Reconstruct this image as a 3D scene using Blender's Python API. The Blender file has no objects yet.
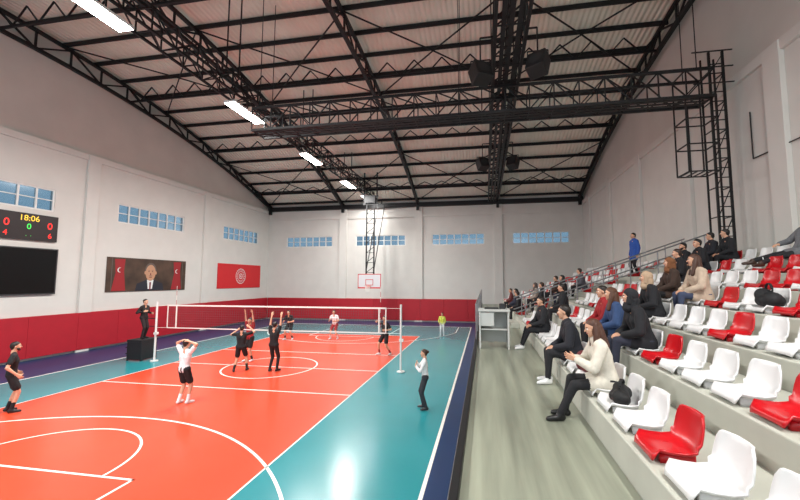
import bpy, math, random
import numpy as np
from mathutils import Vector, Matrix
random.seed(7)
scene = bpy.context.scene
try:
    scene.view_settings.view_transform = 'Standard'
    scene.view_settings.look = 'None'
except Exception: pass

# ------------------------------------------------------------ materials
def lin(c):
    return tuple((v/255/12.92 if v/255 <= .04045 else ((v/255+.055)/1.055)**2.4) for v in c)
_m = {}
def mat(name, rgb, rough=.6, metal=0, noise=0, nscale=5, bump=0, stretch=(1,1,1), emit=0, bscale=None, spec=None):
    if name in _m: return _m[name]
    m = bpy.data.materials.new(name); m.use_nodes = True
    nt = m.node_tree; b = nt.nodes['Principled BSDF']
    c = lin(rgb)
    b.inputs['Base Color'].default_value = (*c, 1)
    b.inputs['Roughness'].default_value = rough
    b.inputs['Metallic'].default_value = metal
    if spec is not None: b.inputs['Specular IOR Level'].default_value = spec
    tc = nt.nodes.new('ShaderNodeTexCoord'); mp = nt.nodes.new('ShaderNodeMapping')
    mp.inputs['Scale'].default_value = stretch
    nt.links.new(tc.outputs['Object'], mp.inputs['Vector'])
    if noise:
        n = nt.nodes.new('ShaderNodeTexNoise'); n.inputs['Scale'].default_value = nscale
        n.inputs['Detail'].default_value = 4
        nt.links.new(mp.outputs[0], n.inputs['Vector'])
        mx = nt.nodes.new('ShaderNodeMix'); mx.data_type = 'RGBA'
        mx.inputs[6].default_value = (*[max(0, v*(1-noise)) for v in c], 1)
        mx.inputs[7].default_value = (*[min(1, v*(1+noise)) for v in c], 1)
        mr = nt.nodes.new('ShaderNodeMapRange'); mr.inputs[1].default_value=.3; mr.inputs[2].default_value=.7
        nt.links.new(n.outputs['Fac'], mr.inputs[0])
        nt.links.new(mr.outputs[0], mx.inputs[0])
        nt.links.new(mx.outputs[2], b.inputs['Base Color'])
    if bump:
        n2 = nt.nodes.new('ShaderNodeTexNoise'); n2.inputs['Scale'].default_value = bscale or nscale*4
        bp = nt.nodes.new('ShaderNodeBump'); bp.inputs['Strength'].default_value = bump
        bp.inputs['Distance'].default_value = .02
        nt.links.new(mp.outputs[0], n2.inputs['Vector'])
        nt.links.new(n2.outputs['Fac'], bp.inputs['Height']); nt.links.new(bp.outputs[0], b.inputs['Normal'])
    if emit:
        b.inputs['Emission Color'].default_value = (*c, 1)
        b.inputs['Emission Strength'].default_value = emit
    _m[name] = m
    return m

WALL = mat('wall_paint', (211,209,204), .85, noise=.03, nscale=1.2)
GABLE = mat('gable_panel_paint', (208,205,199), .85, noise=.04, nscale=.8)
RED = mat('red_wainscot_pad', (172,20,38), .6, noise=.06, nscale=2)
STEEL = mat('black_steel', (26,26,28), .5, metal=.3)
STEEL2 = mat('dark_grey_steel', (48,48,50), .5, metal=.3)
ORANGE = mat('court_orange_vinyl', (214,76,48), .24, noise=.06, nscale=.5)
TEAL = mat('court_teal_vinyl', (44,138,146), .22, noise=.06, nscale=.5)
NAVY = mat('court_navy_vinyl', (24,54,98), .4, noise=.08, nscale=.6)
LINE = mat('court_line_paint', (236,232,226), .4)
CONC = mat('stand_concrete_paint', (182,183,172), .7, noise=.10, nscale=1.6, bump=.1)
CONCW = mat('walkway_concrete_paint', (140,144,128), .32, noise=.32, nscale=1.1, stretch=(5.0,.3,1))
WHITEP = mat('white_seat_plastic', (224,224,224), .3)
REDP = mat('red_seat_plastic', (190,18,28), .28)
METAL = mat('galvanised_metal', (150,152,155), .35, metal=.8)
WPAINT = mat('white_metal_paint', (220,220,218), .45)
BLACKP = mat('black_plastic', (16,16,18), .5)

def roof_mat():
    m = bpy.data.materials.new('corrugated_roof_sheet'); m.use_nodes = True
    nt = m.node_tree; b = nt.nodes['Principled BSDF']; b.inputs['Roughness'].default_value = .6
    tc = nt.nodes.new('ShaderNodeTexCoord')
    w = nt.nodes.new('ShaderNodeTexWave'); w.bands_direction = 'X'; w.inputs['Scale'].default_value = 1.4
    n = nt.nodes.new('ShaderNodeTexNoise'); n.inputs['Scale'].default_value = .7
    nt.links.new(tc.outputs['Object'], w.inputs['Vector']); nt.links.new(tc.outputs['Object'], n.inputs['Vector'])
    mx = nt.nodes.new('ShaderNodeMix'); mx.data_type = 'RGBA'
    mx.inputs[6].default_value = (*lin((224,218,200)),1); mx.inputs[7].default_value = (*lin((246,242,228)),1)
    nt.links.new(n.outputs['Fac'], mx.inputs[0]); nt.links.new(mx.outputs[2], b.inputs['Base Color'])
    bp = nt.nodes.new('ShaderNodeBump'); bp.inputs['Strength'].default_value = .6; bp.inputs['Distance'].default_value = .06
    nt.links.new(w.outputs['Fac'], bp.inputs['Height']); nt.links.new(bp.outputs[0], b.inputs['Normal'])
    return m
ROOF = roof_mat()
def glass_mat():
    m = bpy.data.materials.new('window_glass'); m.use_nodes = True
    nt = m.node_tree; nt.nodes.remove(nt.nodes['Principled BSDF'])
    o = nt.nodes['Material Output']; t = nt.nodes.new('ShaderNodeBsdfTransparent'); t.inputs[0].default_value = (.36,.47,.54,1)
    g = nt.nodes.new('ShaderNodeBsdfGlossy'); g.inputs['Roughness'].default_value = .1
    mx = nt.nodes.new('ShaderNodeMixShader'); mx.inputs[0].default_value = .08
    nt.links.new(t.outputs[0], mx.inputs[1]); nt.links.new(g.outputs[0], mx.inputs[2]); nt.links.new(mx.outputs[0], o.inputs[0])
    return m
GLASS = glass_mat()

# ------------------------------------------------------------ mesh helpers
def obj_from(name, V, F, mats, fm=None, parent=None, smooth=False):
    me = bpy.data.meshes.new(name); me.from_pydata([tuple(v) for v in V], [], [tuple(f) for f in F])
    for m in (mats if isinstance(mats, (list, tuple)) else [mats]): me.materials.append(m)
    if fm is not None: me.polygons.foreach_set('material_index', list(fm))
    if smooth: me.polygons.foreach_set('use_smooth', [True]*len(me.polygons))
    me.update()
    o = bpy.data.objects.new(name, me); scene.collection.objects.link(o)
    if parent: o.parent = parent
    return o
def empty(name, loc=(0,0,0)):
    e = bpy.data.objects.new(name, None); e.location = loc; scene.collection.objects.link(e); e.empty_display_size = .2
    return e
class Geo:
    def __init__(s): s.V=[]; s.F=[]; s.M=[]
    def box(s, a, b, m=0):
        x0,y0,z0=a; x1,y1,z1=b; n=len(s.V)
        s.V += [(x0,y0,z0),(x1,y0,z0),(x1,y1,z0),(x0,y1,z0),(x0,y0,z1),(x1,y0,z1),(x1,y1,z1),(x0,y1,z1)]
        for f in ((0,3,2,1),(4,5,6,7),(0,1,5,4),(1,2,6,5),(2,3,7,6),(3,0,4,7)):
            s.F.append(tuple(n+i for i in f)); s.M.append(m)
        return s
    def beam(s, p, q, w, h=None, m=0, sides=4):
        p=Vector(p); q=Vector(q); h=h or w; d=q-p
        if d.length<1e-6: return s
        d.normalize(); up=Vector((0,0,1)) if abs(d.z)<.95 else Vector((0,1,0))
        sx=d.cross(up).normalized(); sy=sx.cross(d).normalized(); n=len(s.V)
        for c in (p,q):
            for i in range(sides):
                a=2*math.pi*(i+.5)/sides; k=math.sqrt(2) if sides==4 else 1
                s.V.append(tuple(c+sx*(math.cos(a)*w/2*k)+sy*(math.sin(a)*h/2*k)))
        for i in range(sides):
            j=(i+1)%sides; s.F.append((n+i,n+j,n+sides+j,n+sides+i)); s.M.append(m)
        s.F.append(tuple(n+i for i in reversed(range(sides)))); s.M.append(m)
        s.F.append(tuple(n+sides+i for i in range(sides))); s.M.append(m)
        return s
    def tri(s, pts, m=0):
        n=len(s.V); s.V += [tuple(p) for p in pts]; s.F.append(tuple(range(n,n+len(pts)))); s.M.append(m); return s
    def make(s, name, mats, parent=None, smooth=False, bevel=0):
        o=obj_from(name,s.V,s.F,mats,s.M,parent,smooth)
        if bevel:
            b=o.modifiers.new('bevel','BEVEL'); b.width=bevel; b.segments=2; b.limit_method='ANGLE'
        return o

XL, XR, YB, YF = -19.6, 7.76, 31.0, -7.0
ZE = 9.8
def zb(y): return 13.6-3.8*((y-11)/20)**2
def zr(y): return zb(y)+.55+.65*(1-((y-11)/20)**2)

# ------------------------------------------------------------ room shell
g=Geo(); g.box((XL-.3,YF,-.3),(XR+.3,YB+.3,0)); floor=g.make('floor',[NAVY])
def flat(name, x0,y0,x1,y1,z,m):
    g=Geo(); g.box((x0,y0,.0005),(x1,y1,z)); return g.make(name,[m],floor)
CX=-8.57; CY=14.0
flat('court_teal_area', CX-7.5,0,CX+7.5,28,.003,TEAL)
flat('court_orange_area', CX-4.5,4.8,CX+4.5,23,.006,ORANGE)
g=Geo()
def ln(x0,y0,x1,y1,w=.05):
    g.box((min(x0,x1)-w/2,min(y0,y1)-w/2,.004),(max(x0,x1)+w/2,max(y0,y1)+w/2,.009))
def arc(cx,cy,r,a0,a1,w=.06,n=64):
    for i in range(n):
        t0=math.radians(a0+(a1-a0)*i/n); t1=math.radians(a0+(a1-a0)*(i+1)/n)
        pts=[]
        for t,rr in ((t0,r-w/2),(t0,r+w/2),(t1,r+w/2),(t1,r-w/2)):
            pts.append((cx+rr*math.cos(t),cy+rr*math.sin(t),.009))
        g.tri(pts)
for x in (CX-7.5,CX+7.5): ln(x,0,x,28,.07)
for y in (0,28): ln(CX-7.5,y,CX+7.5,y,.07)
for y in (11,17,CY): ln(CX-4.5,y,CX+4.5,y)
for x in (CX-4.5,CX+4.5): ln(x,5,x,23,.035)
ln(CX-4.5,23,CX+4.5,23); 
arc(CX,CY,1.8,0,360)
for s,y0 in ((1,0),(-1,28)):
    ln(CX-2.45,y0+s*5.8,CX+2.45,y0+s*5.8,.05)
    for x in (-2.45,2.45): ln(CX+x,y0,CX+x,y0+s*5.8,.05)
    arc(CX,y0+s*5.8,1.8,0 if s>0 else 180,180 if s>0 else 360,.05)
    a=math.degrees(math.acos(6.6/6.75))
    arc(CX,y0+s*1.575,6.75,(a if s>0 else 180+a),(180-a if s>0 else 360-a),.06,96)
    for x in (-6.6,6.6): ln(CX+x,y0,CX+x,y0+s*3.0,.06)
g.make('court_lines',[LINE],floor)

WZ0,WZ1=6.62,7.65; BZ0,BZ1=6.45,7.38
LW=[(.7,5.2),(9.0,13.75),(16.75,21.25),(25.0,29.4)]
BW=[(-17.8,-13.36),(-11.2,-6.7),(-4.43,0.0),(2.24,6.7)]
def arch_wall(g,x0,x1,z0):
    ys=np.linspace(YF,YB+.3,30)
    for a,b in zip(ys[:-1],ys[1:]):
        n=len(g.V)
        for x in (x0,x1):
            g.V += [(x,a,z0),(x,b,z0),(x,b,zr(b)+.1),(x,a,zr(a)+.1)]
        for f in ((0,1,2,3),(7,6,5,4),(0,3,7,4),(1,5,6,2),(3,2,6,7),(0,4,5,1)):
            g.F.append(tuple(n+i for i in f)); g.M.append(1)
g=Geo()
g.box((XL-.3,YF,0),(XL,YB,WZ0)); g.box((XL-.3,YF,WZ1),(XL,YB,ZE))
e=[YF]+[v for w in LW for v in w]+[YB]
for i in range(0,len(e),2): g.box((XL-.3,e[i],WZ0),(XL,e[i+1],WZ1))
arch_wall(g,XL-.3,XL-.12,ZE)
g.make('wall_left',[WALL,GABLE])
g=Geo()
g.box((XL-.3,YB,0),(XR+.3,YB+.3,BZ0)); g.box((XL-.3,YB,BZ1),(XR+.3,YB+.3,zr(YB)+.1))
e=[XL-.3]+[v for w in BW for v in w]+[XR+.3]
for i in range(0,len(e),2): g.box((e[i],YB,BZ0),(e[i+1],YB+.3,BZ1))
g.make('wall_back',[WALL])
g=Geo(); g.box((XR,YF,0),(XR+.3,YB,ZE)); arch_wall(g,XR+.12,XR+.3,ZE); g.make('wall_right',[WALL,GABLE])
g=Geo()
for y in (-1,7.2,15.3,23.2): g.box((XL,y-.3,0),(XL+.14,y+.3,ZE-.02))
g.box((XL,YF,ZE-.3),(XL+.1,YB,ZE-.001)); g.make('trim_1',[WALL],bevel=.01)
g=Geo()
for x in (-12.35,-5.55,1.1): g.box((x-.35,YB-.14,0),(x+.35,YB,ZE))
g.box((XL+.15,YB-.1,8.9),(XR-.15,YB,9.1)); g.make('trim_2',[WALL],bevel=.01)
g=Geo()
for y in (1,6.5,11,15.5,20,24.5,29): g.box((XR-.14,y-.3,4.3),(XR,y+.3,ZE-.02))
g.box((XR-.1,YF,ZE-.3),(XR,YB,ZE-.001)); g.make('trim_3',[WALL],bevel=.01)
g=Geo()
y=YF
while y<YB-.2:
    y2=min(y+2.0,YB-.18)
    g.box((XL+.005,y+.004,.12),(XL+.17,y2-.004,1.9)); y=y2
g.make('baseboard_left',[RED],bevel=.01)
g=Geo(); x=XL+.18
while x<-.6:
    x2=min(x+2.0,-.5); g.box((x+.004,YB-.17,.12),(x2-.004,YB-.005,1.9)); x=x2
g.make('baseboard_back',[RED],bevel=.01)
n=1
for (a,b) in LW:
    g=Geo(); x0,x1=XL-.14,XL-.04
    g.box((x0,a,WZ0),(x1,b,WZ0+.06)); g.box((x0,a,WZ1-.06),(x1,b,WZ1))
    for i in range(8):
        yy=a+(b-a-.07)*i/7; g.box((x0,yy,WZ0+.06),(x1,yy+.07,WZ1-.06))
    g.box((x0+.02,a+.06,WZ0+.5),(x1-.02,b-.06,WZ0+.54))
    g.box((XL-.1,a+.05,WZ0+.05),(XL-.09,b-.05,WZ1-.05),1)
    g.make('window_%d'%n,[WPAINT,GLASS]); n+=1
for (a,b) in BW:
    g=Geo(); y0,y1=YB+.04,YB+.14
    g.box((a,y0,BZ0),(b,y1,BZ0+.06)); g.box((a,y0,BZ1-.06),(b,y1,BZ1))
    for i in range(8):
        xx=a+(b-a-.08)*i/7; g.box((xx,y0,BZ0+.06),(xx+.08,y1,BZ1-.06))
    g.box((a+.06,y0+.02,BZ0+.45),(b-.06,y1-.02,BZ0+.49))
    g.box((a+.05,YB+.09,BZ0+.05),(b-.05,YB+.1,BZ1-.05),1)
    g.make('window_%d'%n,[WPAINT,GLASS]); n+=1

# ------------------------------------------------------------ ceiling + steel
g=Geo(); ys=np.linspace(YF,YB+.3,40)
for a,b in zip(ys[:-1],ys[1:]):
    g.tri([(XL-.3,a,zr(a)),(XR+.3,a,zr(a)),(XR+.3,b,zr(b)),(XL-.3,b,zr(b))])
    g.tri([(XL-.3,b,zr(b)+.12),(XR+.3,b,zr(b)+.12),(XR+.3,a,zr(a)+.12),(XL-.3,a,zr(a)+.12)])
g.make('ceiling',[ROOF])
g=Geo(); y=YB-.4
while y>YF+.5:
    g.beam((XL,y,zr(y)-.13),(XR,y,zr(y)-.13),.09,.18); y-=1.42
g.make('roof_purlins',[STEEL])
RX=[-19.35,-12.35,-5.6,1.1,7.5]
for x in RX:
    g=Geo(); ys=[YB-.2-1.42*i for i in range(27)]
    P=lambda y:(x,y,zb(y)+.07); Q=lambda y:(x,y,zr(y)-.3)
    for i,(a,b) in enumerate(zip(ys[:-1],ys[1:])):
        g.beam(P(a),P(b),.15,.15); g.beam(Q(a),Q(b),.14,.14)
        g.beam(P(a),Q(a),.07)
        g.beam(P(a),Q(b),.07) if i%2 else g.beam(Q(a),P(b),.07)
    g.beam((x,YB-.25,ZE-.35),(x,YB-.25,zr(YB)-.1),.22)
    g.make('roof_truss',[STEEL])
for y in (28.2,22.5,16.8,11.1,5.4):
    g=Geo(); z0,z1=zb(y)+.1,zr(y)-.32
    g.beam((RX[0],y,z0),(RX[-1],y,z0),.09); 
    N=20
    for i in range(N):
        a=RX[0]+(RX[-1]-RX[0])*i/N; b=RX[0]+(RX[-1]-RX[0])*(i+1)/N; m=(a+b)/2
        g.beam((a,y,z1),(m,y,z0),.05); g.beam((m,y,z0),(b,y,z1),.05)
    g.make('roof_bracing',[STEEL])
g=Geo()
for i in range(4):
    for a,b in ((30.6,24.9),(19.2,13.5)):
        for s in (0,1):
            xa,xb=(RX[i],RX[i+1]) if s else (RX[i+1],RX[i])
            m=(a+b)/2
            g.beam((xa,a,zr(a)-.28),((xa+xb)/2,m,zr(m)-.3),.05); g.beam(((xa+xb)/2,m,zr(m)-.3),(xb,b,zr(b)-.28),.05)
g.make('roof_wind_brace',[STEEL])
g=Geo(); g.box((XL+.02,YB-.3,ZE-.05),(XR-.02,YB-.02,ZE+.32)); g.make('eave_beam',[STEEL])

def boxtruss(name,p,q,w,h,n,ch=.07,br=.035,deck=False,hang=.04,hn=5.7):
    p=Vector(p); q=Vector(q); d=(q-p).normalized(); s=d.cross(Vector((0,0,1))).normalized()*(w/2); u=Vector((0,0,h))
    g=Geo()
    for o in (s,-s,s+u,-s+u): g.beam(p+o,q+o,ch)
    for i in range(n+1):
        a=p+(q-p)*i/n
        g.beam(a+s,a+s+u,br); g.beam(a-s,a-s+u,br); g.beam(a-s,a+s,br); g.beam(a-s+u,a+s+u,br)
        if i<n:
            b=p+(q-p)*(i+1)/n
            k=(s,s+u) if i%2 else (s+u,s)
            g.beam(a+k[0],b+k[1],br)
            lo,hi=(a,b+u) if i%2 else (a+u,b)
            g.beam(lo-s,hi-s,br); g.beam(a+s,b-s,br)
            g.beam(a+s+u,b-s+u,br)
    if deck:
        for k in (-.25,0,.25): g.beam(p+s*k*2,q+s*k*2,.12,.02)
    L=(q-p).length; m=max(2,int(L/hn))
    for i in range(m+1):
        a=p+(q-p)*(min(max(i/m,.02),.97))
        for o in (s,-s):
            t=a+o+u; g.beam(t,(t.x,t.y,zr(t.y)-.2),hang)
    return g.make(name,[STEEL])
boxtruss('lighting_gantry',(-9.5,0,10.55),(-9.5,30.6,10.55),.55,.7,36)
boxtruss('service_catwalk',(.75,2,9.95),(.75,30.6,9.95),.8,.85,32,deck=True,ch=.09)
boxtruss('service_catwalk',(-8.5,12.5,9.05),(6.9,12.5,9.05),.8,.85,20,deck=True,ch=.08,hang=.022,hn=7)

LAMP=mat('lamp_diffuser',(255,252,246),.4,emit=30)
def fixture(x,y,z,power):
    e=empty('linear_high_bay_light',(x,y,z))
    g=Geo(); g.box((-.24,-.98,.02),(.24,.98,.1)); g.box((-.1,-.8,.1),(.1,.8,.17)); 
    for k in (-.7,.7): g.beam((0,k,.15),(0,k,.29),.03)
    g.make('housing',[WPAINT],e,bevel=.01)
    g=Geo(); g.box((-.22,-.95,0),(.22,.95,.019)); g.make('diffuser',[LAMP],e)
    L=bpy.data.lights.new('lamp','AREA'); L.shape='RECTANGLE'; L.size=.44; L.size_y=1.9; L.energy=power; L.color=(1,.975,.94)
    lo=bpy.data.objects.new('lamp',L); lo.parent=e; lo.location=(0,0,-.03); scene.collection.objects.link(lo)
for y,pw in ((1.8,800),(7.05,800),(13.1,800),(18.9,800),(24.6,600),(29.0,160)): fixture(-9.5,y,10.22,pw)
for y in (-3.0,1.0): fixture(3.2,y,11.2,560)  # two unseen fixtures added above the stand for extra fill light

for (x,y) in ((-.05,10.6),(1.55,10.4),(-.05,19.3),(1.5,19.3)):
    e=empty('hanging_loudspeaker',(x,y,9.55))
    rz=math.radians(30 if x<0 else -30)
    g=Geo(); g.box((-.26,-.23,-.3),(.26,.23,.3)); o=g.make('cabinet',[BLACKP],e,bevel=.03); o.rotation_euler=(math.radians(-25),0,rz)
    g=Geo()
    for i in range(16):
        a=2*math.pi*i/16; b=2*math.pi*(i+1)/16
        g.tri([(0,-.242,0),(.2*math.cos(a),-.235,.2*math.sin(a)),(.2*math.cos(b),-.235,.2*math.sin(b))])
    o=g.make('cone',[STEEL2],e); o.rotation_euler=(math.radians(-25),0,rz)
    g=Geo(); g.beam((0,0,.25),(0,0,1.1),.04); g.beam((-.28,0,.1),(-.28,0,.4),.03); g.beam((.28,0,.1),(.28,0,.4),.03); g.beam((-.28,0,.4),(.28,0,.4),.03); g.beam((0,0,1.1),(.75-x-(.4 if x<0 else -.4),0,1.1),.04); g.make('bracket',[STEEL],e)

# ------------------------------------------------------------ ladder tower on right
g=Geo(); lx0,lx1,ly=6.98,7.36,12.45
for x in (lx0,lx1): g.beam((x,ly,4.22),(x,ly,10.6),.06)
for x in (lx0,lx1): g.beam((x,ly+.45,4.22),(x,ly+.45,10.6),.045)
z=4.5
i=0
while z<10.5:
    g.beam((lx0,ly,z),(lx1,ly,z),.028)
    if i%3==0:
        for x in (lx0,lx1): g.beam((x,ly,z),(x,ly+.45,z),.03)
        g.beam((lx0,ly,z),(lx1,ly,min(z+.9,10.5)),.022)
    z+=.3; i+=1
for z in (6.75,7.6,8.4,9.1):
    for (a,b) in (((6.1,ly-.3),(6.95,ly-.3)),((6.1,ly+.4),(6.95,ly+.4)),((6.1,ly-.3),(6.1,ly+.4)),((6.95,ly-.3),(6.95,ly+.4))):
        g.beam((a[0],a[1],z),(b[0],b[1],z),.035)
for x in (6.1,6.5,6.95):
    for y in (ly-.3,ly+.4): g.beam((x,y,6.75),(x,y,9.1),.035)
for k in range(5): g.beam((6.12+.2*k,ly-.28,6.74),(6.12+.2*k,ly+.38,6.74),.03)
for z in (9.4,9.9,10.4):
    g.beam((6.3,ly-.4,z),(7.4,ly-.4,z),.03)
g.make('caged_access_ladder',[STEEL])
g=Geo(); g.beam((XR-.05,9.2,7.0),(XR-.05,12.0,7.0),.035,sides=8); g.beam((XR-.05,12.0,7.0),(XR-.05,12.0,8.4),.035,sides=8); g.make('wall_conduit',[STEEL])

# ------------------------------------------------------------ stands
WKZ=1.82; X0=1.16; DX=.85; SH=.3; PZ=2.20; SX=1.41
STY0,STY1=-3.0,26.5
g=Geo(); g.box((-.22,STY0,0),(X0-.001,STY1,WKZ),0)
g.make('stand_walkway',[CONCW])
g=Geo()
for k in range(7):
    x=X0+DX*k; g.box((x,STY0,WKZ+(SH*(k-1) if k else 0)+ (0.001 if k==0 else 0)),(XR-.002,STY1,WKZ+SH*(k+1)),0)
g.box((X0,STY0,0.001),(XR-.002,STY1,WKZ+.001),0)
g.box((X0+DX*7,STY0,WKZ+SH*7),(XR-.002,STY1,WKZ+SH*8),0)
g.make('grandstand_steps',[CONC],bevel=.012)
g=Geo(); g.box((-.30,STY0,1.5),(-.222,STY1,WKZ+.07)); g.make('walkway_kerb',[BLACKP],bevel=.01)
AY0,AY1=13.4,14.7
g=Geo()
for k in range(7):
    x=X0+DX*k; g.box((x-.3,AY0,WKZ+SH*k+.001),(x-.001,AY1,WKZ+SH*k+SH/2))
g.make('aisle_stairs',[CONC])
for y in (AY0-.05,AY1+.05):
    g=Geo()
    for off in (1.0,.55):
        g.beam((X0-.1,y,WKZ+off),(X0+DX*7,y,WKZ+SH*7+off+.05),.045,sides=10)
    for k in range(0,8,1):
        x=X0+DX*k+.2 if k<7 else X0+DX*6.9; z=WKZ+SH*min(k+1,7)
        g.beam((x,y,z),(x,y,WKZ+1.0+(x-X0)*SH/DX+.02),.04,sides=8)
    g.make('stair_handrail',[METAL],smooth=False)
g=Geo()
for z in (.35,.65,1.0): g.beam((-.26,10.3,WKZ+z),(-.26,26.3,WKZ+z),.045,sides=10)
y=10.3
while y<26.5: g.beam((-.26,y,WKZ+.071),(-.26,y,WKZ+1.0),.04,sides=8); y+=1.6
g.make('walkway_guardrail',[METAL])
e=empty('scorer_desk',(.22,9.55,WKZ+.001))
g=Geo(); g.box((-.40,-.3,.9),(.36,.3,.95)); g.box((-.38,-.28,0),(-.34,.28,.9)); g.box((.30,-.28,0),(.34,.28,.9)); g.box((-.34,.24,.1),(.30,.28,.9)); g.box((-.34,-.24,.45),(.30,.24,.48)); g.box((-.34,-.26,.55),(-.02,-.23,.88))
g.make('cabinet',[mat('desk_laminate',(190,192,188),.5)],e,bevel=.008)
g=Geo(); g.box((-.25,-.1,.951),(.1,.15,.98)); g.box((.12,-.05,.951),(.26,.12,1.08)); g.make('equipment',[STEEL2],e,bevel=.01)

def seat_mesh():
    prof=[(.205,-.045),(.195,-.008),(.155,.004),(.075,-.010),(-.02,-.016),(-.09,-.006),(-.14,.03),(-.165,.09),(-.18,.16),(-.192,.225),(-.20,.265),(-.21,.275)]
    hw=[.165,.18,.19,.195,.195,.195,.195,.195,.192,.18,.155,.14]
    NX=12; V=[];F=[]
    for i,(y,z) in enumerate(prof):
        for j in range(NX+1):
            u=-1+2*j/NX; x=u*hw[i]
            lift=.042*abs(u)**5 if i<7 else 0
            fwd=.05*abs(u)**3 if i>=6 else .0
            V.append((x,y+fwd,z+(lift if i>1 else -lift*.2)))
    for i in range(len(prof)-1):
        for j in range(NX):
            a=i*(NX+1)+j; F.append((a,a+NX+1,a+NX+2,a+1))
    n=len(V); cen=[Vector(v) for v in V]
    Nrm=[Vector((0,0,0)) for _ in V]
    for f in F:
        a,b,c=cen[f[0]],cen[f[1]],cen[f[2]]; nn=(b-a).cross(c-a)
        for i in f: Nrm[i]+=nn
    V2=[tuple(cen[i]-(Nrm[i].normalized()*(.014) if Nrm[i].length else Vector((0,0,0)))) for i in range(n)]
    F2=[tuple(n+i for i in reversed(f)) for f in F]
    V+=V2; F=F+F2
    R=len(prof)
    border=[j for j in range(NX+1)]+[i*(NX+1)+NX for i in range(1,R)]+[(R-1)*(NX+1)+j for j in range(NX-1,-1,-1)]+[i*(NX+1) for i in range(R-2,0,-1)]
    for k in range(len(border)):
        a=border[k]; b=border[(k+1)%len(border)]; F.append((a,b,n+b,n+a))
    g=Geo(); g.V=V; g.F=F; g.M=[0]*len(F)
    for x in (-.12,.12): g.box((x-.02,-.11,-.079),(x+.02,.13,-.012),0)
    return g
_sg=seat_mesh()
def mk(m,nm):
    import bmesh
    me=bpy.data.meshes.new(nm); me.from_pydata(_sg.V,[],_sg.F); me.materials.append(m)
    me.polygons.foreach_set('use_smooth',[True]*len(me.polygons)); me.update()
    bm=bmesh.new(); bm.from_mesh(me); bmesh.ops.recalc_face_normals(bm,faces=bm.faces); bm.to_mesh(me); bm.free()
    return me
SW,SR=mk(WHITEP,'seat_shell_white'),mk(REDP,'seat_shell_red')
START=[1.73,1.70,1.76,1.87,1.7,1.8,1.75]
reds={0:[3.29,7.45],1:[3.27,5.37,8.0],2:[5.45,8.6],3:[5.54,7.1],4:[6.9,7.4,9.5],5:[8.1,8.6,10.2],6:[8.2]}
for k in range(7):
    y=START[k]
    while y<STY1-.4:
        if not (AY0-.3<y<AY1+.3):
            red=any(abs(y-r)<.2 for r in reds[k]) or (y>9.7 and random.random()<.25)
            o=bpy.data.objects.new('stadium_seat', SR if red else SW)
            o.location=(SX+DX*k,y,PZ+SH*k); o.rotation_euler=(0,0,math.radians(90)); scene.collection.objects.link(o)
        y+=.525

# ------------------------------------------------------------ wall-mounted items
def wallbox(name,y0,y1,z0,z1,m,t=.06,x=None):
    e=empty(name,(XL+.01,(y0+y1)/2,(z0+z1)/2)); w=(y1-y0)/2; h=(z1-z0)/2
    g=Geo(); g.box((0,-w,-h),(t,w,h)); g.make('panel',[m],e,bevel=.006); return e,w,h
def text(parent,s,size,loc,m,name='digits'):
    c=bpy.data.curves.new(name,'FONT'); c.body=s; c.size=size; c.align_x='CENTER'; c.align_y='CENTER'; c.extrude=.002; c.materials.append(m)
    o=bpy.data.objects.new(name,c); o.parent=parent; o.location=loc
    o.rotation_euler=(math.radians(90),0,math.radians(90)); scene.collection.objects.link(o)
    return o
LR=mat('led_red',(235,40,34),.5,emit=1.4); LY=mat('led_amber',(235,190,60),.5,emit=1.0); LG=mat('led_green',(60,210,80),.5,emit=1.2)
e,w,h=wallbox('electronic_scoreboard',11.65,13.85,5.22,6.38,mat('scoreboard_case',(34,22,24),.5),.12)
text(e,'18:06',.34,(.125,0,.36),LY); text(e,'0',.42,(.125,-.78,.1),LR); text(e,'0',.42,(.125,.78,.1),LR); text(e,'0',.34,(.125,0,.0),LG)
text(e,'4',.32,(.125,-.8,-.34),LR); text(e,'6',.32,(.125,.8,-.34),LR); text(e,'.  .',.22,(.125,0,-.34),LG)
FR=mat('frame_grey',(50,50,52),.5)
e,w,h=wallbox('video_screen',9.6,13.95,2.85,4.9,mat('screen_black',(9,9,11),.25),.1)
g=Geo()
for a,b in (((0,-w,-h),(.115,w,-h+.05)),((0,-w,h-.05),(.115,w,h)),((0,-w,-h),(.115,-w+.05,h)),((0,w-.05,-h),(.115,w,h))): g.box(a,b)
g.make('bezel',[FR],e)
def disc(g,cy,cz,ry,rz,x,m,n=32,a0=0,a1=360):
    pts=[(x,cy+ry*math.cos(math.radians(a0+(a1-a0)*i/n)),cz+rz*math.sin(math.radians(a0+(a1-a0)*i/n))) for i in range(n)]
    g.tri(pts,m)
e,w,h=wallbox('portrait_banner',16.3,21.5,2.85,4.72,mat('banner_brown',(70,52,40),.6,noise=.5,nscale=1.2),.04)
mats=[mat('banner_red',(150,30,36),.6),mat('print_skin',(188,142,112),.6),mat('print_hair',(96,86,80),.6),mat('print_suit',(34,36,48),.6),mat('print_white',(225,225,225),.6),mat('print_tie',(110,24,34),.6)]
g=Geo()
for s in (-1,1):
    c=s*1.9
    g.tri([(.042,c-.42,-h+.05),(.042,c+.38,-h+.05),(.042,c+.25,.2),(.042,c+.3,h-.08),(.042,c-.3,h-.1),(.042,c-.22,.1)],0)
    disc(g,c,.25,.13,.13,.044,4); disc(g,c+.04,.25,.11,.11,.046,0)
    g.box((.04,c-.45 if s<0 else c+.4,-h+.05),(.048,c-.42 if s<0 else c+.43,h-.03),2)
g.tri([(.044,-.95,-h+.03),(.044,.95,-h+.03),(.044,.85,-.5),(.044,.3,-.3),(.044,-.3,-.3),(.044,-.85,-.5)],3)
g.tri([(.046,-.14,-h+.12),(.046,.14,-h+.12),(.046,.22,-.28),(.046,-.22,-.28)],4)
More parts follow.
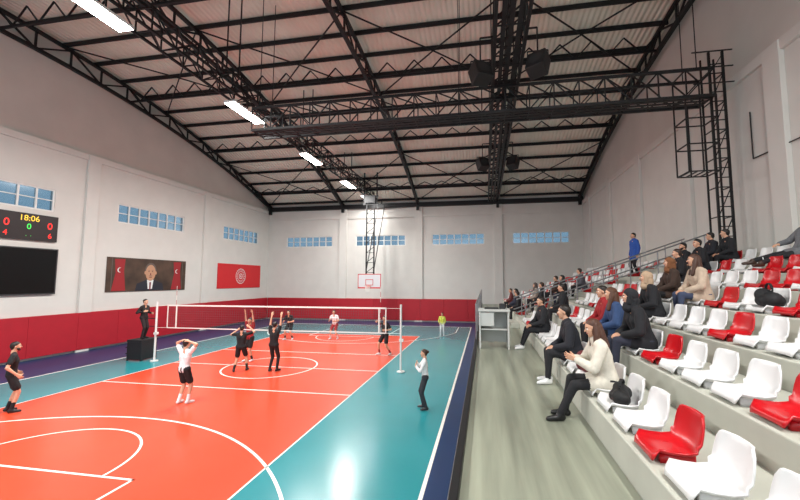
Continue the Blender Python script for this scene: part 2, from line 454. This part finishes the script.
g.tri([(.048,-.045,-h+.06),(.048,.045,-h+.06),(.048,.055,-.42),(.048,-.055,-.42)],5)
disc(g,0,.26,.38,.46,.045,2); disc(g,0,.13,.33,.47,.047,1); disc(g,-.35,.13,.06,.1,.046,1); disc(g,.35,.13,.06,.1,.046,1)
for s in (-1,1): disc(g,s*.12,.2,.045,.02,.049,3); g.box((.047,s*.12-.06,.26),(.049,s*.12+.06,.28),2)
disc(g,0,-.13,.11,.022,.049,5); disc(g,0,-.05,.12,.02,.049,2); disc(g,0,.05,.04,.06,.0485,5)
g.make('print',mats,e)
e,w,h=wallbox('red_emblem_banner',24.5,29.8,2.85,4.75,mat('emblem_red',(206,34,40),.6),.04)
g=Geo()
def ring(g,r0,r1,x,m,n=40):
    for i in range(n):
        a=2*math.pi*i/n; b=2*math.pi*(i+1)/n
        g.tri([(x,r0*math.cos(a),r0*math.sin(a)),(x,r1*math.cos(a),r1*math.sin(a)),(x,r1*math.cos(b),r1*math.sin(b)),(x,r0*math.cos(b),r0*math.sin(b))],m)
ring(g,.56,.61,.043,0); ring(g,.36,.39,.043,0)
for i in range(16):
    a=2*math.pi*i/16
    g.tri([(.044,.43*math.cos(a-.1),.43*math.sin(a-.1)),(.044,.53*math.cos(a),.53*math.sin(a)),(.044,.43*math.cos(a+.1),.43*math.sin(a+.1))],0)
ring(g,.16,.22,.044,0); g.tri([(.044,-.05,-.1),(.044,.1,0),(.044,-.05,.1)],0)
g.make('emblem',[mats[4]],e)

# ------------------------------------------------------------ volleyball net, goal, umpire stand
e=empty('volleyball_net',(0,CY,0))
g=Geo()
PX0,PX1=-14.05,-3.2
for x in (PX0,PX1):
    g.beam((x,0,.012),(x,0,2.55),.08,sides=14); g.beam((x,0,.012),(x,0,.05),.3,sides=14); g.beam((x-.06,0,1.2),(x+.1,0,1.2),.1)
g.make('posts',[WPAINT],e)
g=Geo(); NX0,NX1=-13.5,-3.8
g.box((NX0,-.008,2.37),(NX1,.008,2.43)); g.box((NX0,-.008,1.43),(NX1,.008,1.47))
for x in (NX0,NX1): g.box((x-.02,-.008,1.43),(x+.02,.008,2.43))
for x in (CX-4.5,CX+4.5): g.box((x-.025,-.012,1.43),(x+.025,.012,2.43))
g.make('bands',[LINE],e)
g=Geo()
for i in range(1,97): x=NX0+(NX1-NX0)*i/97; g.beam((x,0,1.47),(x,0,2.37),.005)
for i in range(1,9): z=1.48+.88*i/9; g.beam((NX0,0,z),(NX1,0,z),.005)
g.make('mesh',[mat('net_cord',(90,90,92),.8)],e)
g=Geo()
for z in (2.4,1.45):
    g.beam((PX0,0,z),(NX0,0,z),.012); g.beam((NX1,0,z),(PX1,0,z),.012)
g.make('tension_cords',[LINE],e)
g=Geo()
for x in (CX-4.55,CX+4.55): 
    for i in range(9): g.beam((x,.02,1.43+.2*i),(x,.02,1.63+.2*i),.014,m=i%2,sides=8)
g.make('antennas',[LINE,REDP],e)

e=empty('umpire_stand',(-15.0,14.3,.001))
g=Geo(); g.box((-.38,-.4,.8),(.38,.4,.9))
for x in (-.34,.34):
    for y in (-.36,.36): g.beam((x,y,.0),(x*.95,y*.95,.8),.06)
g.box((-.37,-.39,.05),(.37,-.36,.8)); g.box((.35,-.36,.05),(.37,.38,.8))
for z in (.25,.52): g.box((-.6,-.25,z),(-.36,.25,z+.04))
for x,y in ((-.34,.36),(.34,.36)): g.beam((x,y,.9),(x,y,1.75),.035)
g.beam((-.34,.36,1.75),(.34,.36,1.75),.035); g.beam((.34,.36,1.4),(-.34,.36,1.4),.03)
g.make('frame',[mat('stand_pad_black',(22,22,26),.6)],e,bevel=.01)

e=empty('hanging_basketball_goal',(CX,26.8,0))
g=Geo(); g.box((-.9,0,2.9),(.9,.05,3.95))
g.make('backboard',[mat('backboard_acrylic',(196,200,204),.2)],e,bevel=.01)
g=Geo()
for a,b in (((-.9,-.012,2.9),(.9,-.002,2.95)),((-.9,-.012,3.9),(.9,-.002,3.95)),((-.9,-.012,2.9),(-.85,-.002,3.95)),((.85,-.012,2.9),(.9,-.002,3.95)),((-.3,-.012,3.1),(.3,-.002,3.14)),((-.3,-.012,3.5),(.3,-.002,3.54)),((-.3,-.012,3.1),(-.26,-.002,3.54)),((.26,-.012,3.1),(.3,-.002,3.54))): g.box(a,b)
g.box((-.9,-.03,2.86),(.9,.06,2.9)); g.make('markings',[REDP],e)
g=Geo(); N=24
for i in range(N):
    a=2*math.pi*i/N; b=2*math.pi*(i+1)/N
    g.beam((.225*math.cos(a),-.38+.225*math.sin(a),3.05),(.225*math.cos(b),-.38+.225*math.sin(b),3.05),.02,sides=6)
g.box((-.1,-.16,3.0),(.1,-.01,3.06)); g.make('rim',[mat('rim_orange',(220,80,30),.4)],e)
g=Geo()
for i in range(12):
    a=2*math.pi*i/12
    for s in (1,-1):
        b=a+s*math.pi/6; g.beam((.22*math.cos(a),-.38+.22*math.sin(a),3.04),(.15*math.cos(b),-.38+.15*math.sin(b),2.82),.008); c=b+s*math.pi/6
        g.beam((.15*math.cos(b),-.38+.15*math.sin(b),2.82),(.12*math.cos(c),-.38+.12*math.sin(c),2.62),.008)
g.make('hoop_net',[LINE],e)
g=Geo()
for x in (-.3,.3):
    g.beam((x,.12,3.0),(x,.12,9.3),.09); g.beam((x,.12,4.2),(x*.9,3.2,9.9),.06)
z=3.3
while z<9.2: g.beam((-.3,.12,z),(.3,.12,z+.45),.04); g.beam((-.3,.12,z),(.3,.12,z),.04); z+=.75
for z in (9.3,9.9): g.beam((-.6,.12,z),(.6,.12,z),.12)
for x in (-.5,.5): g.beam((x,.12,9.3),(x,.12,zr(27)-.2),.08)
g.beam((-.5,3.2,9.9),(.5,3.2,9.9),.08); g.beam((0,3.2,9.9),(0,3.2,10.3),.08)
g.box((-.4,-.1,9.35),(.4,.35,9.8)); g.make('hanger_frame',[STEEL],e)

# ------------------------------------------------------------ people
ICO=None
def ico():
    global ICO
    if ICO is None:
        import bmesh
        bm=bmesh.new(); bmesh.ops.create_icosphere(bm,subdivisions=3,radius=1)
        ICO=(np.array([v.co[:] for v in bm.verts]),[tuple(v.index for v in f.verts) for f in bm.faces]); bm.free()
    return ICO
class Body:
    def __init__(s): s.P=[]
    def c(s,a,b,ra,rb,lab): s.P.append((np.array(a,float),np.array(b,float),ra,rb,lab))
    def remesh(s,vox,smooth=3):
        IV,IF=ico(); V=[];F=[];n=0
        for a,b,ra,rb,l in s.P:
            d=b-a; L=np.linalg.norm(d)
            if L<1e-6: v=a+IV*max(ra,rb)
            else:
                d=d/L; k=(IV@d)>0; v=np.where(k[:,None],b+IV*rb,a+IV*ra)
            V.append(v); F+= [tuple(i+n for i in f) for f in IF]; n+=len(v)
        V=np.vstack(V)
        me=bpy.data.meshes.new('tmp'); me.from_pydata(V.tolist(),[],F)
        o=bpy.data.objects.new('tmp',me); scene.collection.objects.link(o)
        r=o.modifiers.new('r','REMESH'); r.mode='VOXEL'; r.voxel_size=vox
        if smooth: sm=o.modifiers.new('s','SMOOTH'); sm.factor=.5; sm.iterations=smooth
        dg=bpy.context.evaluated_depsgraph_get(); ev=o.evaluated_get(dg); m2=ev.to_mesh()
        V=np.array([v.co[:] for v in m2.vertices]); F=[tuple(p.vertices) for p in m2.polygons]
        ev.to_mesh_clear(); bpy.data.objects.remove(o); bpy.data.meshes.remove(me)
        C=np.array([V[list(f)].mean(0) for f in F])
        best=np.full(len(C),1e9); lab=np.zeros(len(C),int); labs=[]
        for a,b,ra,rb,l in s.P:
            if l not in labs: labs.append(l)
            d=b-a; LL=max(d@d,1e-9); t=np.clip(((C-a)@d)/LL,0,1)
            dist=np.linalg.norm(C-a-t[:,None]*d,axis=1)-(ra+(rb-ra)*t)
            k=dist<best; best[k]=dist[k]; lab[k]=labs.index(l)
        return V,F,[labs[i] for i in lab]
_hand=None
def hand_t():
    global _hand
    if _hand is None:
        b=Body()
        for i,(x,L,z) in enumerate(((.030,.072,.083),(.010,.080,.088),(-.010,.074,.085),(-.029,.058,.078))):
            b.c((x*.55,0,0),(x,0,z),.016,.0125,'skin')
            p=np.array((x,.0,z)); ang=.25
            for k,f in enumerate((.45,.32,.23)):
                q=p+np.array((x*.25*f,math.sin(ang)*L*f,math.cos(ang)*L*f)); b.c(p,q,.0095-.001*k,.0088-.001*k,'skin'); p=q; ang+=.35
        b.c((.012,.004,.02),(.045,.012,.05),.015,.012,'skin'); b.c((.045,.012,.05),(.058,.022,.078),.011,.009,'skin')
        b.c((-.012,0,-.03),(.0,0,.03),.022,.02,'skin'); b.c((.012,0,-.03),(.0,0,.03),.022,.02,'skin')
        _hand=b.remesh(.0048,1)
    return _hand
_heads={}
def head_t(style):
    if style in _heads: return _heads[style]
    b=Body()
    b.c((0,-.02,.03),(0,.008,.032),.078,.078,'skin'); b.c((0,.02,.0),(0,.034,-.055),.068,.046,'skin'); b.c((0,.045,-.07),(0,.056,-.085),.03,.022,'skin')
    b.c((-.03,.05,-.01),(-.02,.05,-.05),.034,.028,'skin'); b.c((.03,.05,-.01),(.02,.05,-.05),.034,.028,'skin')
    b.c((0,.084,.018),(0,.103,-.016),.007,.0115,'skin')
    for s in (-1,1):
        b.c((s*.077,-.006,.008),(s*.08,-.012,-.018),.013,.009,'skin')
        b.c((s*.018,.087,.030),(s*.043,.078,.030),.0055,.0045,'hair')
    b.c((-.02,.082,-.046),(.02,.082,-.046),.0065,.0065,'lip'); b.c((-.01,.085,-.047),(.01,.085,-.047),.0075,.0075,'lip')
    b.c((0,-.015,-.05),(0,-.035,-.15),.052,.055,'skin')
    if style in ('short','long','bun','beard'):
        b.c((0,-.032,.042),(0,-.006,.052),.082,.081,'hair'); b.c((0,-.048,.0),(0,-.045,-.035),.066,.05,'hair')
        for s in (-1,1): b.c((s*.035,-.02,.045),(s*.045,-.02,.01),.048,.037,'hair')
    if style=='beard':
        b.c((-.035,.045,-.05),(0,.06,-.082),.033,.028,'hair'); b.c((.035,.045,-.05),(0,.06,-.082),.033,.028,'hair')
    if style=='long':
        for s in (-1,1):
            b.c((s*.05,-.03,.05),(s*.078,-.005,-.08),.046,.042,'hair'); b.c((s*.078,-.005,-.08),(s*.085,.045,-.26),.042,.034,'hair')
        b.c((0,-.06,.02),(0,-.10,-.24),.065,.055,'hair'); b.c((-.04,-.06,.0),(-.06,-.085,-.25),.055,.045,'hair'); b.c((.04,-.06,.0),(.06,-.085,-.25),.055,.045,'hair')
    if style=='bun': b.c((0,-.11,.05),(0,-.12,.04),.04,.038,'hair')
    if style in ('hood','scarf'):
        l='top' if style=='hood' else 'cap'
        b.c((0,-.035,.035),(0,-.012,.05),.095,.092,l)
        for s in (-1,1): b.c((s*.05,-.005,.04),(s*.05,.01,-.08),.046,.043,l)
        b.c((0,-.05,-.05),(0,-.04,-.13),.086,.088,l); b.c((0,.02,-.12),(0,.02,-.15),.072,.082,l)
    if style=='beanie':
        b.c((0,-.03,.05),(0,-.005,.06),.086,.085,'cap'); b.c((0,-.05,.0),(0,-.045,-.03),.064,.05,'hair')
    V,F,L=b.remesh(.0062,2)
    V=V.tolist(); F=list(F); L=list(L); IV,IF=ico()
    for s in (-1,1):
        for (c,r,l) in (((s*.031,.0745,.008),.0125,'eye'),((s*.031,.0838,.008),.0052,'pupil')):
            n=len(V); V+= (IV*r+np.array(c)).tolist(); F+=[tuple(i+n for i in f) for f in IF]; L+=[l]*len(IF)
    _heads[style]=(np.array(V),F,L); return _heads[style]
def V3(*a): return np.array(a,float)
def nz(v): return v/max(np.linalg.norm(v),1e-9)
def ik(a,t,l1,l2,h):
    d=t-a; L=np.linalg.norm(d); d=d/L; L=min(L,(l1+l2)*.998); t=a+d*L
    x=(l1*l1-l2*l2+L*L)/(2*L); hh=math.sqrt(max(l1*l1-x*x,0)); p=nz(h-d*(h@d)); return a+d*x+p*hh,t
def person(name,loc,yaw,height=1.78,top=(20,20,24),bottom=(20,20,24),style='short',hair=(30,22,18),skin=(206,158,130),shoes=(230,230,230),
           short_sleeve=False,shorts=False,coat=False,sock=None,pel=(0,0,.95),lean=(0,.03,1),hands=None,feet=None,elbow=None,knee=(0,1,.1),
           head_yaw=0,head_pitch=0,capc=(60,60,60),palm=None,hand_dir=None,toe=None,slim=0):
    S=height/1.75; b=Body(); pel=V3(*pel); u=nz(V3(*lean)); r=V3(1,0,0); f=nz(np.cross(u,r))
    K=.022 if coat else .0
    q=1-slim
    waist=pel+u*.13; chest=pel+u*.32; sc=pel+u*.455; nk=pel+u*.53
    hips=[pel+r*s*.09-u*.04 for s in (-1,1)]
    b.c(hips[0]+u*.02,hips[1]+u*.02,.106,.106,'bottom')
    for s in (-1,1):
        b.c(pel+r*s*.06-u*.02,waist+r*s*.05*q,.110+K,.095*q+K,'top'); b.c(waist+r*s*.05*q,chest+r*s*.078*q+f*.01,.095*q+K,.105*q+K,'top')
        b.c(chest+r*s*.078*q,sc+r*s*.12*q,.105*q+K,.066+K*.8,'top'); b.c(sc+r*s*.12*q,sc+r*s*.185*q-u*.012,.060+K*.8,.055+K*.7,'top')
        b.c(sc+r*s*.05+u*.03,sc+r*s*.15*q,.053+K*.5,.048+K*.5,'top')
    b.c(sc+u*.0,nk+u*.03,.06,.05,'skin')
    if coat: b.c(sc+r*-.03+u*.05,sc+r*.03+u*.05,.075,.075,'top')
    if hands is None: hands=[(-.27,.04,.86),(.27,.04,.86)]
    if feet is None: feet=[(-.12,-.03,.085),(.12,.05,.085)]
    wr=[];fd=[]
    for i,s in enumerate((-1,1)):
        sh=sc+r*s*.185*q-u*.012; hint=V3(*(elbow[i] if elbow else (s*.5,-1,-.3)))
        el,w=ik(sh,V3(*hands[i]),.29,.26,hint)
        b.c(sh,el,.05,.04,'skin'); b.c(el,w,.041,.027,'skin')
        if short_sleeve: b.c(sh,sh+(el-sh)*.6,.06,.062,'top')
        else: b.c(sh,el,.056+K*.8,.050+K*.8,'top'); b.c(el,el+(w-el)*.93,.050+K*.8,.037+K*.7,'top')
        wr.append(w); fd.append(nz(w-el))
        hp=hips[i]; kn,an=ik(hp,V3(*feet[i]),.44,.42,V3(*knee) if not isinstance(knee,list) else V3(*knee[i]))
        b.c(hp,kn,.082,.056,'skin' if shorts else 'bottom'); b.c(kn,kn+(an-kn)*.35,.054,.055,'skin' if shorts else 'bottom'); b.c(kn+(an-kn)*.35,an,.055,.036,'skin' if shorts else 'bottom')
        if shorts: b.c(hp,hp+(kn-hp)*.72,.096,.09,'bottom')
        else: b.c(hp,kn,.088,.064,'bottom'); b.c(kn,kn+(an-kn)*.92,.062,.048,'bottom')
        if coat: b.c(hp,hp+(kn-hp)*.45,.112,.1,'top')
        if sock is not None: b.c(kn+(an-kn)*.6,an,.048,.042,'sock')
        td=nz(V3(*(toe[i] if toe else (s*.2,1,0))))
        b.c(an-td*.035-V3(0,0,.04),an+td*.08-V3(0,0,.045),.042,.04,'shoe'); b.c(an+td*.08-V3(0,0,.045),an+td*.16-V3(0,0,.055),.04,.03,'shoe'); b.c(an,an-V3(0,0,.03),.045,.045,'shoe')
    V,F,L=b.remesh(.0165,3)
    fl=(min(feet[0][2],feet[1][2])-.085)
    V[:,2]=np.maximum(V[:,2],fl+.003)
    V=[V]; n=len(V[0]); F=list(F); L=list(L)
    HV,HF,HL=head_t(style); hu=nz(u+V3(0,0,.8)); 
    Rm=np.array(Matrix.Rotation(math.radians(head_yaw),3,'Z')@Matrix.Rotation(math.radians(head_pitch),3,'X'))
    hc=nk+hu*.135+f*.02; HW=(HV@Rm.T)+hc; V.append(HW); F+=[tuple(i+n for i in q_) for q_ in HF]; L+=HL; n+=len(HW)
    TV,TF,TL=hand_t()
    for i,s in enumerate((-1,1)):
        d=nz(V3(*hand_dir[i])) if hand_dir else fd[i]
        p=V3(*palm[i]) if palm else V3(-s,0,0)
        p=nz(p-d*(p@d)); x=np.cross(p,d); 
        if i==1: x=-x
        M=np.stack([x,p,d],1); W=(TV@M.T)+wr[i]+d*.01; V.append(W)
        F+=[tuple(k+n for k in (q_ if i==0 else reversed(q_))) for q_ in TF]; L+=TL; n+=len(W)
    V=np.vstack(V)*S
    cols={'top':top,'bottom':bottom,'skin':skin,'hair':hair,'shoe':shoes,'sock':sock or shoes,'lip':(160,86,80),'eye':(225,220,214),'pupil':(30,20,16),'cap':capc}
    order=list(cols); ms=[]
    for k in order:
        c=cols[k]; kind={'skin':'skin','hair':'hair','lip':'skin','eye':'eye','pupil':'eye','shoe':'shoe_leather'}.get(k,'fabric')
        ms.append(mat('%s_%d_%d_%d'%((kind,)+tuple(c)),c,{'skin':.5,'hair':.55,'eye':.2,'shoe_leather':.45,'fabric':.85}[kind],noise=.12 if kind in('fabric','hair') else 0,nscale=14,bump=.25 if kind=='fabric' else 0,bscale=22))
    me=bpy.data.meshes.new(name); me.from_pydata(V.tolist(),[],F)
    for m in ms: me.materials.append(m)
    me.polygons.foreach_set('material_index',[order.index(l) for l in L]); me.polygons.foreach_set('use_smooth',[True]*len(F)); me.update()
    o=bpy.data.objects.new(name,me); o.location=loc; o.rotation_euler=(0,0,math.radians(yaw)); scene.collection.objects.link(o)
    return o
# yaw: 0 faces +Y, 90 faces -X, 180 faces -Y, -90 faces +X
BK=(22,22,26); WH=(226,226,228); RD=(150,28,34)
G=.011
UP=dict(hands=[(-.2,.12,2.0),(.2,.12,2.0)],elbow=[(-1,.3,0),(1,.3,0)],palm=[(0,1,0),(0,1,0)])
person('coach',(-12.45,8.05,G),-35,1.84,top=BK,bottom=BK,shorts=True,short_sleeve=True,style='beard',shoes=BK,sock=BK,hands=[(-.3,.08,.95),(.28,.1,.95)])
person('volleyball_player',(-8.46,9.44,G),-10,1.8,top=WH,bottom=BK,shorts=True,short_sleeve=True,sock=WH,shoes=WH,style='short',
       hands=[(-.13,-.02,1.70),(.13,-.02,1.70)],elbow=[(-1,.2,.1),(1,.2,.1)],hand_dir=[(1,.1,.3),(-1,.1,.3)],palm=[(0,.3,-1),(0,.3,-1)])
person('volleyball_player',(-10.05,14.75,G),165,1.86,top=RD,bottom=BK,shorts=True,short_sleeve=True,sock=BK,shoes=WH,**UP)
person('volleyball_player',(-9.3,13.1,G),20,1.78,top=BK,bottom=BK,shorts=True,short_sleeve=True,sock=BK,shoes=BK,hands=[(-.22,.25,1.5),(.22,.22,1.6)],feet=[(-.2,-.1,.085),(.2,.12,.085)],pel=(0,0,.92),elbow=[(-1,0,-.6),(1,0,-.6)],palm=[(0,1,0),(0,1,0)])
person('volleyball_player',(-8.05,13.3,G),-5,1.88,top=BK,bottom=BK,shorts=False,short_sleeve=True,shoes=BK,**UP)
person('volleyball_player',(-11.4,20.4,G),180,1.84,top=BK,bottom=BK,shorts=True,short_sleeve=True,sock=BK,shoes=WH,hands=[(-.2,.3,1.0),(.2,.3,1.0)],pel=(0,-.08,.86),lean=(0,.3,1),feet=[(-.2,-.05,.085),(.2,.05,.085)])
person('volleyball_player',(-8.84,21.0,G),175,1.8,top=WH,bottom=RD,shorts=True,short_sleeve=True,sock=WH,shoes=WH,hands=[(-.2,.28,1.05),(.2,.28,1.05)],pel=(0,-.06,.88),lean=(0,.2,1),feet=[(-.2,-.05,.085),(.2,.05,.085)])
person('volleyball_player',(-4.67,17.1,G),150,1.86,top=BK,bottom=BK,shorts=True,short_sleeve=True,sock=RD,shoes=WH,hands=[(-.25,.2,1.1),(.24,.3,1.45)],feet=[(-.22,-.12,.085),(.2,.15,.085)],pel=(0,0,.9))
person('child_ball_collector',(-2.7,23.4,G),185,1.45,top=(206,214,90),bottom=WH,shoes=WH,style='short',hands=[(-.2,.2,.95),(.2,.2,.95)])
person('girl_spectator',(-1.65,10.2,G),100,1.6,top=(226,224,224),bottom=(44,46,52),shoes=(40,40,44),style='bun',hair=(60,40,28),slim=.08,
       hands=[(.02,.27,1.22),(-.0,.24,1.34)],elbow=[(-1,-.2,-1),(1,-.2,-1)],hand_dir=[(1,.2,.4),(-1,.2,.4)],palm=[(0,-1,0),(0,-1,0)])
person('referee',(-15.0,14.3,.905),-85,1.75,top=(26,22,24),bottom=(36,24,26),shoes=BK,hands=[(-.2,.2,1.1),(.2,.15,1.2)])

def sit(k,y,name='spectator',h=1.72,dyaw=0,**kw):
    hd=kw.pop('hands',[(-.1,.32,.2),(.1,.32,.2)])
    S=h/1.75; az=(-.379/S)+.085
    fy=kw.pop('footy',(.44,.40))
    d=dict(pel=(0,-.02,.115),lean=(0,.12,1),hands=hd,elbow=[(-1,-.6,-.6),(1,-.6,-.6)],palm=[(0,0,-1),(0,0,-1)],
           feet=[(-.1,fy[0],az),(.1,fy[1],az)],knee=(0,.4,1))
    d.update(kw)
    return person(name,(SX+DX*k,y,PZ+SH*k),90+dyaw,h,**d)
DK=(24,25,30)
sit(0,4.86,h=1.62,top=(208,202,188),bottom=(24,24,28),style='long',hair=(74,44,30),shoes=(16,16,18),coat=True,lean=(0,.24,1),slim=.05,
    footy=(.60,.50),hands=[(-.04,.36,.36),(.06,.36,.36)],hand_dir=[(.3,1,.3),(-.3,1,.3)],palm=[(1,0,.3),(-1,0,.3)],head_pitch=-12,head_yaw=2)
sit(1,5.95,h=1.72,top=DK,bottom=(40,44,60),style='hood',coat=True,lean=(0,.3,1),skin=(196,150,124),head_yaw=-10)
sit(0,6.45,h=1.75,top=(28,30,38),bottom=(30,30,34),style='short',coat=True,lean=(0,.25,1),head_yaw=-10)
sit(1,6.95,h=1.7,top=(46,70,110),bottom=DK,style='long',hair=(80,48,30),coat=True,lean=(0,.2,1),head_yaw=-15)
sit(1,7.6,h=1.72,top=RD,bottom=DK,style='short',coat=True)
sit(0,9.6,h=1.72,top=DK,bottom=DK,style='short',coat=True,dyaw=10,footy=(.60,.54))
sit(3,7.7,h=1.72,top=(190,170,150),bottom=(60,70,96),style='long',hair=(70,44,32),coat=True,lean=(0,.2,1),shoes=(200,200,200),head_yaw=-15)
sit(2,7.6,h=1.68,top=DK,bottom=DK,style='scarf',capc=(176,150,124),coat=True,lean=(0,.25,1),head_yaw=-10)
sit(3,8.75,h=1.7,top=(60,44,36),bottom=DK,style='scarf',capc=(120,76,46),coat=True,head_yaw=-10)
# reclining man: leaning back, legs stretched over the row in front
sit(6,8.95,h=1.8,top=(104,106,110),bottom=(30,30,34),style='short',coat=True,lean=(0,-.32,1),shoes=(60,40,30),head_yaw=-5,
    feet=[(-.12,.86,-.16),(.1,.84,-.10)],hands=[(-.32,-.12,.22),(.25,.22,.26)],knee=(0,.3,1))
for (k,y,c,st) in [(4,10.2,DK,'short'),(5,10.9,DK,'short'),(5,11.7,DK,'beard'),(6,11.2,DK,'short'),(6,12.0,(30,32,40),'short'),
                   (0,15.6,DK,'short'),(0,17.4,(40,44,60),'long'),(0,20.2,(90,40,40),'short'),(1,15.4,DK,'short'),(1,17.0,(150,140,130),'scarf'),
                   (2,15.4,DK,'long'),(2,17.2,(60,40,34),'short'),(3,16.2,(80,82,90),'short'),(1,11.4,DK,'short')]:
    sit(k,y,h=random.uniform(1.66,1.76),top=c,bottom=random.choice([DK,(44,48,66),(30,30,34)]),style=st,coat=True,capc=(90,80,76),lean=(random.uniform(-.05,.05),random.uniform(.05,.3),1),head_yaw=random.uniform(-35,20),
        hair=random.choice([(24,20,18),(50,34,26),(30,26,24)]))
person('spectator',(5.75,15.6,WKZ+SH*6+.001),100,1.72,top=(40,80,160),bottom=DK,coat=True,shoes=BK)

def bag(name,loc,c,sx,sy,sz,rot=0,strap=True):
    b=Body(); 
    b.c((-sx*.3,0,sz*.35),(sx*.3,0,sz*.35),sz*.35,sz*.35,'a'); b.c((-sx*.3,-sy*.15,sz*.3),(sx*.25,sy*.15,sz*.55),sz*.3,sz*.32,'a'); b.c((-sx*.1,sy*.25,sz*.3),(sx*.2,sy*.25,sz*.3),sz*.26,sz*.26,'a')
    V,F,L=b.remesh(.014,2); V=V.copy(); V[:,2]=np.maximum(V[:,2],.002)
    g=Geo(); g.V=V.tolist(); g.F=list(F); g.M=[0]*len(F)
    if strap:
        for i in range(10):
            a=math.pi*i/10; q=math.pi*(i+1)/10
            g.beam((sx*.28*math.cos(a),0,sz*.72+sz*.35*math.sin(a)),(sx*.28*math.cos(q),0,sz*.72+sz*.35*math.sin(q)),.03,.012)
    o=g.make(name,[mat('bag_fabric_%d_%d_%d'%c,c,.7,noise=.2,nscale=20,bump=.4,bscale=14)],smooth=True); o.location=loc; o.rotation_euler=(0,0,math.radians(rot)); return o
bag('handbag',(SX,4.34,PZ+.0),(14,14,16),.36,.26,.22,60)
bag('backpack',(SX+DX*3,6.05,PZ+SH*3),(16,16,20),.32,.24,.32,80)
bag('backpack',(SX,5.7,PZ),(96,30,34),.32,.26,.32,80)

# ------------------------------------------------------------ world + camera
w=bpy.data.worlds.new('sky'); scene.world=w; w.use_nodes=True
bg=w.node_tree.nodes['Background']; bg.inputs[0].default_value=(.86,.93,1,1); bg.inputs[1].default_value=1.6
cam=bpy.data.cameras.new('camera'); co=bpy.data.objects.new('camera',cam); scene.collection.objects.link(co)
co.location=(0,0,3.49); co.rotation_euler=(math.radians(90+4.64),0,math.radians(9.96)); cam.sensor_width=36; cam.lens=16.65; cam.shift_x=-.025; cam.clip_start=.05
scene.camera=co
